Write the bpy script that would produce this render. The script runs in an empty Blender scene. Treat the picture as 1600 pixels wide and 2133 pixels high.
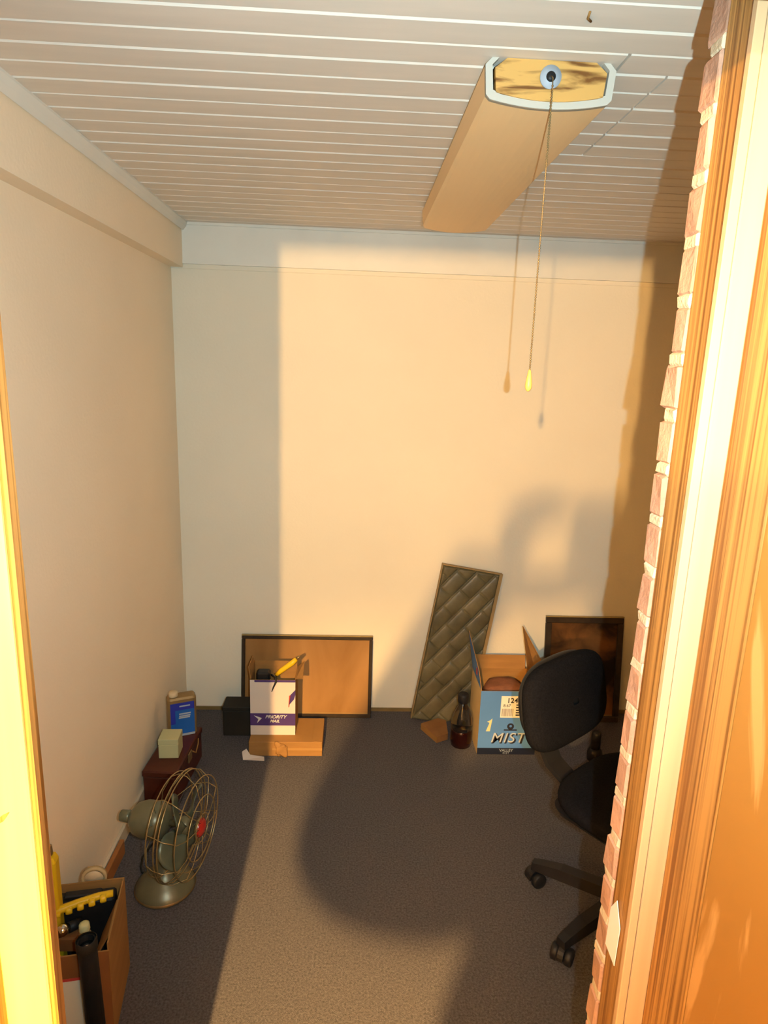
import bpy, bmesh, math, random
from mathutils import Vector, Matrix, Quaternion
random.seed(7)
scene = bpy.context.scene
COL = scene.collection
PI = math.pi

# ------------------------------------------------------------------ camera
F_PX, PITCH, YAW, ROLL, CAM_H = 1359.3, 0.2236, 0.0476, -0.0340, 1.738
def cam_axes():
    cy, sy = math.cos(YAW), math.sin(YAW); cp, sp = math.cos(PITCH), math.sin(PITCH)
    fwd = Vector((sy*cp, cy*cp, -sp)); right = Vector((cy, -sy, 0)); down = fwd.cross(right)
    cr, sr = math.cos(ROLL), math.sin(ROLL)
    return cr*right + sr*down, -sr*right + cr*down, fwd
r_, d_, f_ = cam_axes()
cam = bpy.data.cameras.new('camera'); cam_ob = bpy.data.objects.new('camera', cam); COL.objects.link(cam_ob)
cam.sensor_fit = 'HORIZONTAL'; cam.sensor_width = 36.0; cam.lens = 36.0*F_PX/1600.0
cam.clip_start = 0.01; cam.clip_end = 60
m = Matrix((r_, -d_, -f_)).transposed().to_4x4(); m.translation = (0, 0, CAM_H)
cam_ob.matrix_world = m
scene.camera = cam_ob

# ------------------------------------------------------------------ world, flash, exposure
w = bpy.data.worlds.new('world'); scene.world = w; w.use_nodes = True
w.node_tree.nodes['Background'].inputs[0].default_value = (0.9, 0.6, 0.35, 1)
w.node_tree.nodes['Background'].inputs[1].default_value = 0.02
fl = bpy.data.lights.new('camera_flash', 'SPOT'); fl.energy = 133; fl.color = (0.635, 0.92, 1.0)
fl.spot_size = math.radians(125); fl.spot_blend = 1.0; fl.shadow_soft_size = 0.004
flo = bpy.data.objects.new('camera_flash', fl); COL.objects.link(flo)
flo.location = (0.080, 0.004, 1.746)
flo.rotation_euler = Vector((math.sin(YAW), math.cos(YAW), -0.05)).to_track_quat('-Z', 'Y').to_euler()
LAMP = Vector((-0.362, -1.0, 1.985)); LAMP_L = 23500.0; LAMP_C = (1.0, 0.585, 0.20)
vs = scene.view_settings
vs.view_transform = 'Standard'; vs.look = 'None'; vs.exposure = 0.0; vs.gamma = 1.0; vs.use_curve_mapping = False

# ------------------------------------------------------------------ materials
def srgb(r, g, b):
    f = lambda c: (c/255/12.92) if c/255 <= 0.04045 else ((c/255+0.055)/1.055)**2.4
    return (f(r), f(g), f(b))
def newmat(name):
    mt = bpy.data.materials.new(name); mt.use_nodes = True
    nt = mt.node_tree; b = nt.nodes['Principled BSDF']; return mt, nt, b
def mat(name, c, rough=0.6, var=0.12, scale=8.0, bump=0.0, metal=0.0, stretch=(1, 1, 1), spec=0.3, detail=4.0, bscale=None):
    mt, nt, b = newmat(name)
    tc = nt.nodes.new('ShaderNodeTexCoord'); mp = nt.nodes.new('ShaderNodeMapping')
    mp.inputs['Scale'].default_value = stretch
    nt.links.new(tc.outputs['Object'], mp.inputs['Vector'])
    n = nt.nodes.new('ShaderNodeTexNoise'); n.inputs['Scale'].default_value = scale; n.inputs['Detail'].default_value = detail
    nt.links.new(mp.outputs['Vector'], n.inputs['Vector'])
    cr = nt.nodes.new('ShaderNodeValToRGB')
    lo = tuple(max(0, x*(1-var)) for x in c); hi = tuple(min(1, x*(1+var)) for x in c)
    cr.color_ramp.elements[0].position = 0.3; cr.color_ramp.elements[1].position = 0.7
    cr.color_ramp.elements[0].color = (*lo, 1); cr.color_ramp.elements[1].color = (*hi, 1)
    nt.links.new(n.outputs['Fac'], cr.inputs['Fac']); nt.links.new(cr.outputs['Color'], b.inputs['Base Color'])
    b.inputs['Roughness'].default_value = rough; b.inputs['Metallic'].default_value = metal
    b.inputs['Specular IOR Level'].default_value = spec
    if bump:
        n2 = nt.nodes.new('ShaderNodeTexNoise'); n2.inputs['Scale'].default_value = bscale or scale*6; n2.inputs['Detail'].default_value = 3
        nt.links.new(mp.outputs['Vector'], n2.inputs['Vector'])
        bp = nt.nodes.new('ShaderNodeBump'); bp.inputs['Strength'].default_value = bump; bp.inputs['Distance'].default_value = 0.004
        nt.links.new(n2.outputs['Fac'], bp.inputs['Height']); nt.links.new(bp.outputs['Normal'], b.inputs['Normal'])
    return mt
def wood(name, c1, c2, scale=3.0, stretch=(14, 14, 0.6), rough=0.45, dist=3.0, bands=True, spec=0.3, thr=(0.25, 0.75)):
    mt, nt, b = newmat(name)
    tc = nt.nodes.new('ShaderNodeTexCoord'); mp = nt.nodes.new('ShaderNodeMapping'); mp.inputs['Scale'].default_value = stretch
    nt.links.new(tc.outputs['Object'], mp.inputs['Vector'])
    n = nt.nodes.new('ShaderNodeTexNoise'); n.inputs['Scale'].default_value = scale; n.inputs['Detail'].default_value = 5; n.inputs['Distortion'].default_value = 0.6
    nt.links.new(mp.outputs['Vector'], n.inputs['Vector'])
    src = n.outputs['Fac']
    if bands:
        mu = nt.nodes.new('ShaderNodeMath'); mu.operation = 'MULTIPLY'; mu.inputs[1].default_value = dist*6
        nt.links.new(n.outputs['Fac'], mu.inputs[0])
        si = nt.nodes.new('ShaderNodeMath'); si.operation = 'SINE'; nt.links.new(mu.outputs[0], si.inputs[0])
        ma = nt.nodes.new('ShaderNodeMath'); ma.operation = 'MULTIPLY_ADD'; ma.inputs[1].default_value = 0.5; ma.inputs[2].default_value = 0.5
        nt.links.new(si.outputs[0], ma.inputs[0]); src = ma.outputs[0]
    cr = nt.nodes.new('ShaderNodeValToRGB')
    cr.color_ramp.elements[0].position = thr[0]; cr.color_ramp.elements[1].position = thr[1]
    cr.color_ramp.elements[0].color = (*c1, 1); cr.color_ramp.elements[1].color = (*c2, 1)
    nt.links.new(src, cr.inputs['Fac']); nt.links.new(cr.outputs['Color'], b.inputs['Base Color'])
    b.inputs['Roughness'].default_value = rough; b.inputs['Specular IOR Level'].default_value = spec
    return mt
def glass(name, c, rough=0.05, trans=1.0, ior=1.4):
    mt, nt, b = newmat(name); b.inputs['Base Color'].default_value = (*c, 1); b.inputs['Roughness'].default_value = rough
    b.inputs['Transmission Weight'].default_value = trans; b.inputs['IOR'].default_value = ior; return mt
def emit(name, c, s):
    mt, nt, b = newmat(name); b.inputs['Base Color'].default_value = (*c, 1)
    b.inputs['Emission Color'].default_value = (*c, 1); b.inputs['Emission Strength'].default_value = s; return mt

M = {}
M['wall'] = mat('wall_paint', (0.80, 0.72, 0.58), 0.75, 0.03, 2.0, 0.15, bscale=90)
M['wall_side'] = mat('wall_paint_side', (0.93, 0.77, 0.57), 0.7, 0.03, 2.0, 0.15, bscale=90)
M['outer'] = mat('outer_room_paint', (0.86, 0.80, 0.70), 0.8, 0.03, 2.0)
M['trimwhite'] = mat('trim_white', (0.78, 0.74, 0.66), 0.5, 0.04, 5.0)
M['ceilboard'] = mat('ceiling_board_paint', (0.79, 0.69, 0.59), 0.55, 0.05, 3.0, stretch=(1, 8, 8))
M['ceilgap'] = mat('ceiling_backing', (0.75, 0.68, 0.58), 0.6, 0.05, 3.0)
M['carpet'] = mat('carpet_pile', (0.116, 0.107, 0.113), 0.95, 0.35, 160.0, 1.0, spec=0.02, detail=6, bscale=420)
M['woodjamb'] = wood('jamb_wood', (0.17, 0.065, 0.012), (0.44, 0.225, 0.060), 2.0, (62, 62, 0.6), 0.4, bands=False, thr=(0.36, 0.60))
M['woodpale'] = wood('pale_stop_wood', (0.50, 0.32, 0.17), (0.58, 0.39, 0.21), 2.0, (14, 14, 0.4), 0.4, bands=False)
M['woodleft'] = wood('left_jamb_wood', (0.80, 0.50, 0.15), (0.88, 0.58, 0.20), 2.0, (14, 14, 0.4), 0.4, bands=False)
M['wooddoor'] = wood('door_veneer', (0.36, 0.17, 0.035), (0.54, 0.29, 0.09), 1.6, (1.0, 7.0, 1.3), 0.35, 1.7, thr=(0.30, 0.50))
M['brick'] = mat('brick_clay', (0.44, 0.25, 0.165), 0.8, 0.22, 14.0, 0.5, bscale=120)
M['mortar'] = mat('mortar', (0.56, 0.46, 0.31), 0.85, 0.12, 30.0, 0.5)
M['lens'] = mat('fixture_lens', (0.97, 0.66, 0.34), 0.5, 0.02, 2.0)
M['lensend'] = mat('fixture_lens_edge', (0.56, 0.52, 0.45), 0.45, 0.02, 2.0)
M['fixwood'] = wood('fixture_end_wood', (0.19, 0.075, 0.018), (0.66, 0.37, 0.11), 2.4, (3.4, 3.4, 22.0), 0.45, bands=False, thr=(0.36, 0.52))
M['plastic_w'] = mat('white_plastic', (0.42, 0.46, 0.52), 0.4, 0.03)
M['brass'] = mat('aged_brass', (0.30, 0.20, 0.09), 0.4, 0.15, 40, metal=0.6)
M['pull'] = mat('pull_wood', (0.75, 0.42, 0.10), 0.4, 0.1, 30)
M['black'] = mat('black_plastic', (0.012, 0.012, 0.013), 0.5, 0.2, 20)
M['blackfab'] = mat('black_fabric', (0.010, 0.010, 0.012), 0.95, 0.3, 200, 0.4, spec=0.03)
M['blackbox'] = mat('black_card', (0.016, 0.014, 0.010), 0.7, 0.2, 10)
M['darkframe'] = wood('dark_frame_wood', (0.022, 0.015, 0.010), (0.05, 0.032, 0.018), 2, (10, 10, 10), 0.4, bands=False)
M['frameedge'] = mat('lit_edge_and_mount_line', (0.32, 0.22, 0.075), 0.4, 0.1, 30)  # lamplight on the frame's top face put into this colour; also mount line
M['kraftpic'] = wood('brown_mount', (0.23, 0.105, 0.027), (0.40, 0.21, 0.075), 1.5, (3.4, 3.4, 1.2), 0.35, bands=False)
M['darkpic'] = wood('dark_print', (0.016, 0.010, 0.006), (0.19, 0.08, 0.025), 1.6, (3, 3, 4), 0.3, bands=False, thr=(0.42, 0.66))
M['quilt'] = mat('quilted_vinyl', (0.135, 0.108, 0.052), 0.42, 0.38, 9.0, 0.2, spec=0.45)
M['quiltedge'] = mat('quilt_edge', (0.34, 0.22, 0.09), 0.6, 0.1, 10)
M['kraft'] = mat('cardboard', (0.31, 0.155, 0.045), 0.8, 0.10, 6.0, stretch=(1, 1, 8))
M['kraftdark'] = mat('cardboard_dark', (0.22, 0.085, 0.024), 0.8, 0.14, 6.0)
M['kraftpale'] = mat('cardboard_pale', (0.50, 0.36, 0.18), 0.8, 0.10, 6.0)
M['bluebox'] = mat('blue_print', (0.085, 0.21, 0.50), 0.45, 0.06, 5)
M['bluedark'] = mat('dark_blue_print', (0.010, 0.014, 0.03), 0.5, 0.1, 5)
M['print_white'] = mat('print_white', (0.70, 0.68, 0.60), 0.5, 0.04)
M['print_grey'] = mat('print_grey', (0.42, 0.46, 0.50), 0.5, 0.04)
M['print_dark'] = mat('print_dark', (0.02, 0.02, 0.03), 0.5, 0.04)
M['print_red'] = mat('print_red', (0.50, 0.06, 0.05), 0.5, 0.04)
M['print_yellow'] = mat('print_yellow', (0.55, 0.36, 0.03), 0.5, 0.1)
M['print_cream'] = mat('print_cream', (0.60, 0.58, 0.30), 0.5, 0.1)
M['purple'] = mat('print_purple', (0.075, 0.04, 0.16), 0.5, 0.05)
M['paper'] = mat('white_paper', (0.66, 0.57, 0.50), 0.6, 0.03, 3)
M['bag'] = mat('brown_bag', (0.19, 0.075, 0.04), 0.75, 0.35, 12, 0.5)
M['yellow'] = mat('yellow_plastic', (0.72, 0.45, 0.012), 0.4, 0.08, 10)
M['redwood'] = wood('red_stained_wood', (0.055, 0.010, 0.005), (0.10, 0.021, 0.010), 2, (3, 3, 12), 0.35, bands=False)
M['cream'] = mat('cream_card', (0.52, 0.49, 0.26), 0.55, 0.05, 5)
M['canmetal'] = mat('can_tin', (0.30, 0.19, 0.08), 0.4, 0.15, 12, metal=0.4)
M['canblue'] = mat('can_blue', (0.02, 0.12, 0.42), 0.4, 0.2, 5)
M['candkblue'] = mat('can_dark_blue', (0.03, 0.04, 0.35), 0.4, 0.1, 5)
M['capivory'] = mat('ivory_cap', (0.66, 0.50, 0.30), 0.4, 0.03)
M['fanmetal'] = mat('fan_enamel', (0.16, 0.15, 0.085), 0.35, 0.15, 14, metal=0.25, spec=0.5)
M['fanblade'] = mat('fan_blade', (0.13, 0.15, 0.10), 0.35, 0.15, 10, metal=0.3, spec=0.5)
M['fanwire'] = mat('fan_wire', (0.40, 0.30, 0.14), 0.3, 0.2, 30, metal=0.75)
M['red'] = mat('red_badge', (0.42, 0.02, 0.012), 0.25, 0.1, 10, spec=0.6)
M['baseboard'] = mat('baseboard_paint', (0.62, 0.52, 0.38), 0.55, 0.06, 6)
M['basebrown'] = mat('base_strip', (0.22, 0.14, 0.05), 0.6, 0.15, 12)
M['glassclear'] = glass('clear_pet', (0.9, 0.9, 0.85), 0.03)
M['soda'] = mat('dark_red_liquid', (0.012, 0.002, 0.002), 0.15, 0.1, 4, spec=0.5)
M['chrome'] = mat('chrome', (0.65, 0.63, 0.6), 0.15, 0.05, 10, metal=1.0)
M['skin'] = mat('skin', (0.55, 0.32, 0.22), 0.55, 0.06, 12)
M['shirt'] = mat('shirt_cloth', (0.05, 0.06, 0.09), 0.9, 0.2, 40)
M['jeans'] = mat('jeans_cloth', (0.04, 0.06, 0.12), 0.9, 0.2, 60)
M['hair'] = mat('hair', (0.05, 0.035, 0.02), 0.7, 0.3, 60)
M['bulb'] = emit('lamp_bulb_glow', LAMP_C, LAMP_L)

# ------------------------------------------------------------------ mesh helpers
class MB:
    def __init__(s): s.v = []; s.f = []; s.mi = []; s.sm = []
    def add(s, vs, fs, mi=0, smooth=False):
        o = len(s.v); s.v += [tuple(v) for v in vs]
        for f in fs: s.f.append(tuple(i+o for i in f)); s.mi.append(mi); s.sm.append(smooth)
        return s
    def box(s, x0, x1, y0, y1, z0, z1, mi=0, mtx=None):
        v = [Vector((x, y, z)) for z in (z0, z1) for y in (y0, y1) for x in (x0, x1)]
        if mtx: v = [mtx @ p for p in v]
        return s.add(v, [(0, 2, 3, 1), (4, 5, 7, 6), (0, 1, 5, 4), (2, 6, 7, 3), (0, 4, 6, 2), (1, 3, 7, 5)], mi)
    def bbox(s, x0, x1, y0, y1, z0, z1, b=0.003, mi=0, mtx=None, seg=1):
        bm = bmesh.new(); bmesh.ops.create_cube(bm, size=1)
        for v in bm.verts: v.co = Vector((x0+(v.co.x+.5)*(x1-x0), y0+(v.co.y+.5)*(y1-y0), z0+(v.co.z+.5)*(z1-z0)))
        bmesh.ops.bevel(bm, geom=bm.edges[:], offset=b, segments=seg, affect='EDGES', profile=0.5)
        bm.verts.index_update()
        vv = [(mtx @ v.co) if mtx else v.co.copy() for v in bm.verts]; ff = [[v.index for v in f.verts] for f in bm.faces]
        bm.free(); return s.add(vv, ff, mi, seg > 1)
    def lathe(s, prof, n=24, mtx=None, mi=0, smooth=True, cap=True):
        v = []; 
        for (r, z) in prof:
            for k in range(n):
                a = 2*PI*k/n; v.append(Vector((r*math.cos(a), r*math.sin(a), z)))
        if mtx: v = [mtx @ p for p in v]
        f = []
        for i in range(len(prof)-1):
            for k in range(n):
                a = i*n+k; b = i*n+(k+1) % n; f.append((a, b, b+n, a+n))
        if cap:
            f.append(tuple(reversed(range(n)))); f.append(tuple((len(prof)-1)*n+k for k in range(n)))
        return s.add(v, f, mi, smooth)
    def tube(s, pts, r, n=8, mi=0, closed=False, smooth=True):
        pts = [Vector(p) for p in pts]; N = len(pts)
        rad = r if isinstance(r, (list, tuple)) else [r]*N
        v = []; nrm = None
        for i, p in enumerate(pts):
            if closed: t = pts[(i+1) % N]-pts[i-1]
            else: t = pts[min(i+1, N-1)]-pts[max(i-1, 0)]
            t.normalize()
            if nrm is None:
                nrm = t.orthogonal().normalized()
            nrm = (nrm - t*nrm.dot(t)).normalized(); bn = t.cross(nrm)
            for k in range(n):
                a = 2*PI*k/n; v.append(p + (nrm*math.cos(a)+bn*math.sin(a))*rad[i])
        f = []
        for i in range(N if closed else N-1):
            j = (i+1) % N
            for k in range(n): f.append((i*n+k, i*n+(k+1) % n, j*n+(k+1) % n, j*n+k))
        if not closed: f.append(tuple(reversed(range(n)))); f.append(tuple((N-1)*n+k for k in range(n)))
        return s.add(v, f, mi, smooth)
    def slab(s, quad, t, mi=0, mi2=None):
        """quad of 4 points; thickness along its normal; first side mi, back side mi2"""
        q = [Vector(p) for p in quad]; n = (q[1]-q[0]).cross(q[3]-q[0]).normalized()*t
        v = q+[p-n for p in q]
        s.add(v, [(0, 1, 2, 3)], mi); o = len(s.v)-8
        for f in [(7, 6, 5, 4), (0, 4, 5, 1), (1, 5, 6, 2), (2, 6, 7, 3), (3, 7, 4, 0)]:
            s.f.append(tuple(i+o for i in f)); s.mi.append(mi if mi2 is None else mi2); s.sm.append(False)
        return s
    def prism(s, poly, y0, y1, mi=0, mtx=None):
        """poly in (x,z), extruded y0..y1"""
        n = len(poly); v = [Vector((x, y0, z)) for x, z in poly]+[Vector((x, y1, z)) for x, z in poly]
        if mtx: v = [mtx @ p for p in v]
        f = [tuple(range(n)), tuple(reversed(range(n, 2*n)))]+[(i, i+n, (i+1) % n+n, (i+1) % n) for i in range(n)]
        return s.add(v, f, mi)
    def mesh(s, name, mats):
        me = bpy.data.meshes.new(name); me.from_pydata(s.v, [], s.f); me.update()
        for mm in (mats if isinstance(mats, (list, tuple)) else [mats]): me.materials.append(mm)
        me.polygons.foreach_set('material_index', s.mi); me.polygons.foreach_set('use_smooth', s.sm)
        bm = bmesh.new(); bm.from_mesh(me); bmesh.ops.recalc_face_normals(bm, faces=bm.faces[:]); bm.to_mesh(me); bm.free()
        return me
    def build(s, name, mats, parent=None):
        o = bpy.data.objects.new(name, s.mesh(name, mats)); COL.objects.link(o)
        if parent: o.parent = parent
        return o
def place(name, me, parent=None, loc=(0, 0, 0), rot=(0, 0, 0)):
    o = bpy.data.objects.new(name, me); COL.objects.link(o); o.location = loc; o.rotation_euler = rot
    if parent: o.parent = parent
    return o
def tag(o, label, cat, group=None):
    o['label'] = label; o['category'] = cat
    if group: o['group'] = group
    return o
def thing(name, label, cat, loc=(0, 0, 0), rz=0.0, group=None, rot=None):
    o = bpy.data.objects.new(name, None); COL.objects.link(o); o.empty_display_size = 0.05
    o.location = loc; o.rotation_euler = rot or (0, 0, rz)
    return tag(o, label, cat, group)
def struct(o, label=None):
    o['kind'] = 'structure'
    if label: o['label'] = label
    return o
def text(body, size, mt, parent, mtx, shear=0.0, name='lettering', bold=0.0, spacing=1.0, sx=1.0):
    cu = bpy.data.curves.new('txt', 'FONT'); cu.body = body; cu.size = size; cu.align_x = 'CENTER'; cu.align_y = 'CENTER'
    cu.extrude = 0.0003; cu.shear = shear; cu.offset = bold; cu.space_character = spacing
    t = bpy.data.objects.new('txt', cu); COL.objects.link(t)
    dg = bpy.context.evaluated_depsgraph_get(); dg.update()
    me = bpy.data.meshes.new_from_object(t.evaluated_get(dg)); bpy.data.objects.remove(t); bpy.data.curves.remove(cu)
    me.transform(Matrix.Diagonal((sx, 1, 1, 1))); me.name = name
    me.materials.clear(); me.materials.append(mt)
    o = bpy.data.objects.new(name, me); COL.objects.link(o); o.parent = parent; o.matrix_local = mtx
    return o
FRONT = Matrix.Rotation(PI/2, 4, 'X')      # text lying in XY turned to face -Y
def on_front(x, y, z): return Matrix.Translation((x, y, z)) @ FRONT
def rotz(a): return Matrix.Rotation(a, 4, 'Z')

# ================================================================== STRUCTURE
XL, D, H = -0.819, 3.041, 2.30
XR = 2.10
YB = 0.94           # room side of the brick wall
# floor
fo = MB().box(-1.9, XR+0.1, -2.7, D+0.12, -0.10, 0.0).build('floor', M['carpet']); struct(fo, 'dark blue grey carpet')
# back, left, right walls
struct(MB().box(XL-0.12, XR+0.12, D, D+0.12, -0.1, H+0.15).build('wall_back', M['wall']), 'cream painted back wall')
struct(MB().box(XL-0.12, XL, YB, D, -0.1, H+0.15).build('wall_left', M['wall_side']), 'cream painted left wall')
struct(MB().box(XR, XR+0.12, YB, D, -0.1, H+0.15).build('wall_right', M['wall_side']))
# ceiling : backing slab with a child board for each plank
ce = MB().box(XL-0.1, XR+0.1, YB-0.36, D+0.1, H+0.012, H+0.12).build('ceiling', M['ceilgap']); struct(ce, 'white painted plank ceiling')
PITCHB = 0.0826; Y0B = 1.238
def board_mesh(x0, x1, name):
    b = 0.0065; t = 0.013; w_ = PITCHB-0.0006
    prof = [(0, t), (0, b), (b, 0), (w_-b*0.35, 0), (w_, b*0.6), (w_, t)]
    v = [(x0, y, z) for y, z in prof]+[(x1, y, z) for y, z in prof]; n = len(prof)
    f = [tuple(range(n)), tuple(reversed(range(n, 2*n)))]+[(i, i+n, (i+1) % n+n, (i+1) % n) for i in range(n)]
    return MB().add(v, f).mesh(name, M['ceilboard'])
bm_full = board_mesh(XL, XR, 'board'); 
bm_a = board_mesh(XL, 0.588, 'board'); bm_b = board_mesh(0.5925, XR, 'board')
bm_c = board_mesh(XL, 0.480, 'board'); bm_d = board_mesh(0.486, XR, 'board')
k = -8
while True:
    y = Y0B + k*PITCHB
    if y > D-0.02: break
    jz = random.uniform(-0.0008, 0.0008)
    if 2 <= k <= 7 :
        place('board', bm_a, ce, (0, y, H+jz)); place('board', bm_b, ce, (0, y, H+random.uniform(-0.001, 0.001)))
    elif k == 1:
        place('board', bm_c, ce, (0, y, H+jz)); place('board', bm_d, ce, (0, y, H-jz))
    else:
        place('board', bm_full, ce, (0, y, H+jz))
    k += 1
# little hook mark on the ceiling near the front
hk = MB().tube([(0.36, 1.185, H-0.001), (0.362, 1.20, H-0.004), (0.372, 1.215, H-0.001)], 0.002, 6).build('ceiling_scuff', M['kraft'], ce)
# left beam box and its crown strip
xb, zb = 0.055, 2.116
struct(MB().box(XL, XL+xb, YB, D-0.018, zb, H).build('trim_1', M['wall_side']), 'boxed beam along the top of the left wall')
def cove(y0, y1):
    p = [(0, 0), (0, -0.030), (0.006, -0.034), (0.018, -0.020), (0.026, -0.006), (0.026, 0)]
    v = [(XL+xb+x, y0, H+z) for x, z in p]+[(XL+xb+x, y1, H+z) for x, z in p]; n = len(p)
    return MB().add(v, [tuple(range(n)), tuple(reversed(range(n, 2*n)))]+[(i, i+n, (i+1) % n+n, (i+1) % n) for i in range(n)])
struct(cove(YB, D-0.018).build('trim_2', M['trimwhite']), 'small crown strip along the beam')
# back wall frieze board with beads
t3 = MB().box(XL+xb, XR, D-0.018, D, 2.131, H)
t3.box(XL+xb, XR, D-0.024, D-0.018, H-0.012, H)
t3.box(XL+xb, XR, D-0.0215, D-0.018, 2.131, 2.148)
struct(t3.build('trim_3', M['trimwhite']), 'white frieze board along the top of the back wall')
struct(MB().box(XL, XR, D-0.006, D, 2.113, 2.131).build('trim_4', M['wall']))
# baseboards
struct(MB().bbox(XL, XL+0.012, YB, D-0.004, 0.0, 0.060, 0.003).build('baseboard_left', M['baseboard']), 'cream baseboard along the left wall')
bb = MB().box(XL, XR, D-0.010, D, 0.0, 0.016)
struct(bb.build('baseboard_back', M['basebrown']), 'thin brown strip along the foot of the back wall')

# ---- doorway wall: brick reveal on the right, frame pieces, door leaf
XB = 0.437
wf = MB().box(XB+0.010, XR+0.1, 0.86, YB-0.018, 0, H+0.01)                 # masonry core right
wf.box(XL-0.1, -0.52, 0.70, YB, 0, H+0.01)                                   # left of the opening
wfo = wf.build('wall_front', M['mortar']); struct(wfo, 'brick wall around the doorway')
# mortar face in the reveal (slightly recessed), bricks proud of it
mo = MB()
NC = 31; CZ = 0.0762; Z00 = 0.579-7*CZ - 0.045
def blob(mb, x0, x1, y0, y1, z0, z1, j=0.003):
    s = len(mb.v); mb.bbox(x0, x1, y0, y1, z0, z1, 0.004)
    for i in range(s, len(mb.v)):
        v = mb.v[i]; mb.v[i] = (v[0]+random.uniform(-j, j), v[1]+random.uniform(-j, j), v[2]+random.uniform(-j, j)*0.6)
for c in range(NC):
    z = Z00+c*CZ
    if z > H-0.01: break
    if z+0.064 < 0.01: continue
    b = MB(); dy = random.uniform(-0.004, 0.004); dx = random.uniform(-0.001, 0.0015)
    blob(b, XB+dx, XB+0.19-(0.09 if c % 2 else 0), 0.8885, YB-0.011+dy, max(z+0.011, 0.002), min(z+CZ-0.004, H), 0.002)
    b.build('brick', M['brick'], wfo)
    blob(mo, XB+0.0012, XB+0.11, 0.8885, YB-0.013+random.uniform(-0.004, 0.004), z-0.006, z+0.014, 0.0015)
mo.build('mortar_joints', M['mortar'], wfo)['kind'] = 'stuff'
# right frame: jamb (beside brick), stop front face, hinge jamb
struct(MB().bbox(XB+0.002, XB+0.06, 0.828, 0.886, 0, 2.24, 0.002).build('trim_5', M['woodjamb']), 'grained wood jamb beside the brick')
st = MB().bbox(XB-0.001, XB+0.012, 0.816, 0.828, 0, 2.24, 0.0015)
st.bbox(XB+0.014, XB+0.044, 0.818, 0.830, 0, 2.24, 0.002)
struct(st.build('trim_6', M['woodpale']), 'pale door stop lit by the flash')
struct(MB().bbox(XB+0.044, XB+0.067, 0.724, 0.83, 0, 2.24, 0.002).build('trim_7', M['woodjamb']), 'grained wood hinge jamb')
# catch plate on the jamb, its flash reflection put in as white colour
pl = MB().add([(XB+0.001, 0.887, 0.806), (XB+0.001, 0.846, 0.80), (XB+0.001, 0.842, 0.878), (XB+0.001, 0.866, 0.915), (XB+0.001, 0.884, 0.885)], [(0, 1, 2, 3, 4)])
tag(MB().prism([(0.806-0.8, 0.0)]*0 or [(-0.020, -0.048), (0.018, -0.052), (0.021, 0.022), (0.0, 0.056), (-0.018, 0.026)], 0, 0.0012,
    mtx=Matrix.Translation((XB+0.0005, 0.8655, 0.855)) @ Matrix.Rotation(PI/2, 4, 'Z') @ Matrix.Scale(-1, 4, (1, 0, 0))).build('catch_plate', mat('plate_flash_white', (0.92, 0.90, 0.84), 0.3, 0.02)),
    'small plate whitened for its flash reflection, low on the grained wood jamb beside the brick', 'plate')
# header
struct(MB().bbox(-0.52, XB+0.11, 0.60, 0.70, 2.087, H+0.05, 0.002).build('trim_8', M['woodjamb']))
struct(MB().box(-1.9, 1.7, 0.62, 0.70, 2.14, H+0.05).build('wall_header', M['outer']))
struct(MB().box(-1.9, -0.52, 0.60, 0.70, 0, 2.14).build('wall_front_left', M['outer']))
struct(MB().box(XB+0.11, 1.7, 0.74, 0.86, 0, 2.14).build('wall_front_right', M['outer']))
# left jamb with strike plate and stop
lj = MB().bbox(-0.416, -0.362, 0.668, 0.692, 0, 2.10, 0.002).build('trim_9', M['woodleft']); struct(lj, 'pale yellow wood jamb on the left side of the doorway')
struct(MB().bbox(-0.362, -0.355, 0.671, 0.692, 0, 2.10, 0.002).build('trim_10', M['woodjamb']), 'side edge of the left jamb, coloured darker for shade')  # darker wood colour paints the shade on the jamb's side face
struct(MB().bbox(-0.52, -0.416, 0.560, 0.692, 0, 2.10, 0.004).build('trim_11', M['woodjamb']))
sp = thing('strike_plate', 'narrow latch strike plate let into the pale left jamb', 'strike plate', (-0.403, 0.668, 1.262))
MB().prism([(-0.010, -0.050), (0.004, -0.050), (0.006, 0.040), (0.002, 0.056), (-0.008, 0.050), (-0.002, 0.036), (-0.004, -0.030)], -0.0015, 0.0).build('plate', M['woodjamb'], sp)
MB().prism([(-0.008, -0.060), (0.010, -0.050), (0.018, -0.038), (0.010, -0.042), (0.0, -0.050), (-0.008, -0.054)], -0.0015, 0.0).build('lip', M['woodjamb'], sp)
# door leaf, open towards the camera
dl = MB().bbox(XB+0.046, XB+0.082, -0.12, 0.7232, 0.012, 2.075, 0.0008).build('door_1', M['wooddoor']); struct(dl, 'wood veneer door standing open at the right')
MB().lathe([(0.026, 0), (0.026, 0.004), (0.010, 0.006), (0.010, 0.03), (0.024, 0.04), (0.028, 0.052), (0.020, 0.064), (0.004, 0.066)], 20,
    Matrix.Translation((XB+0.046, -0.05, 0.98)) @ Matrix.Rotation(-PI/2, 4, 'Y')).build('door_knob', M['brass'], dl)
# outer room the photograph is taken from
struct(MB().box(-1.9, 1.7, -2.7, -2.6, 0, H+0.05).build('wall_outer_back', M['outer']))
struct(MB().box(-1.9, -1.8, -2.6, 0.60, 0, H+0.05).build('wall_outer_left', M['outer']))
struct(MB().box(1.6, 1.7, -2.6, 0.74, 0, H+0.05).build('wall_outer_right', M['outer']))
struct(MB().box(-1.9, 1.7, -2.7, 0.62, H+0.05, H+0.15).build('ceiling_outer', M['outer']))

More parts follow.
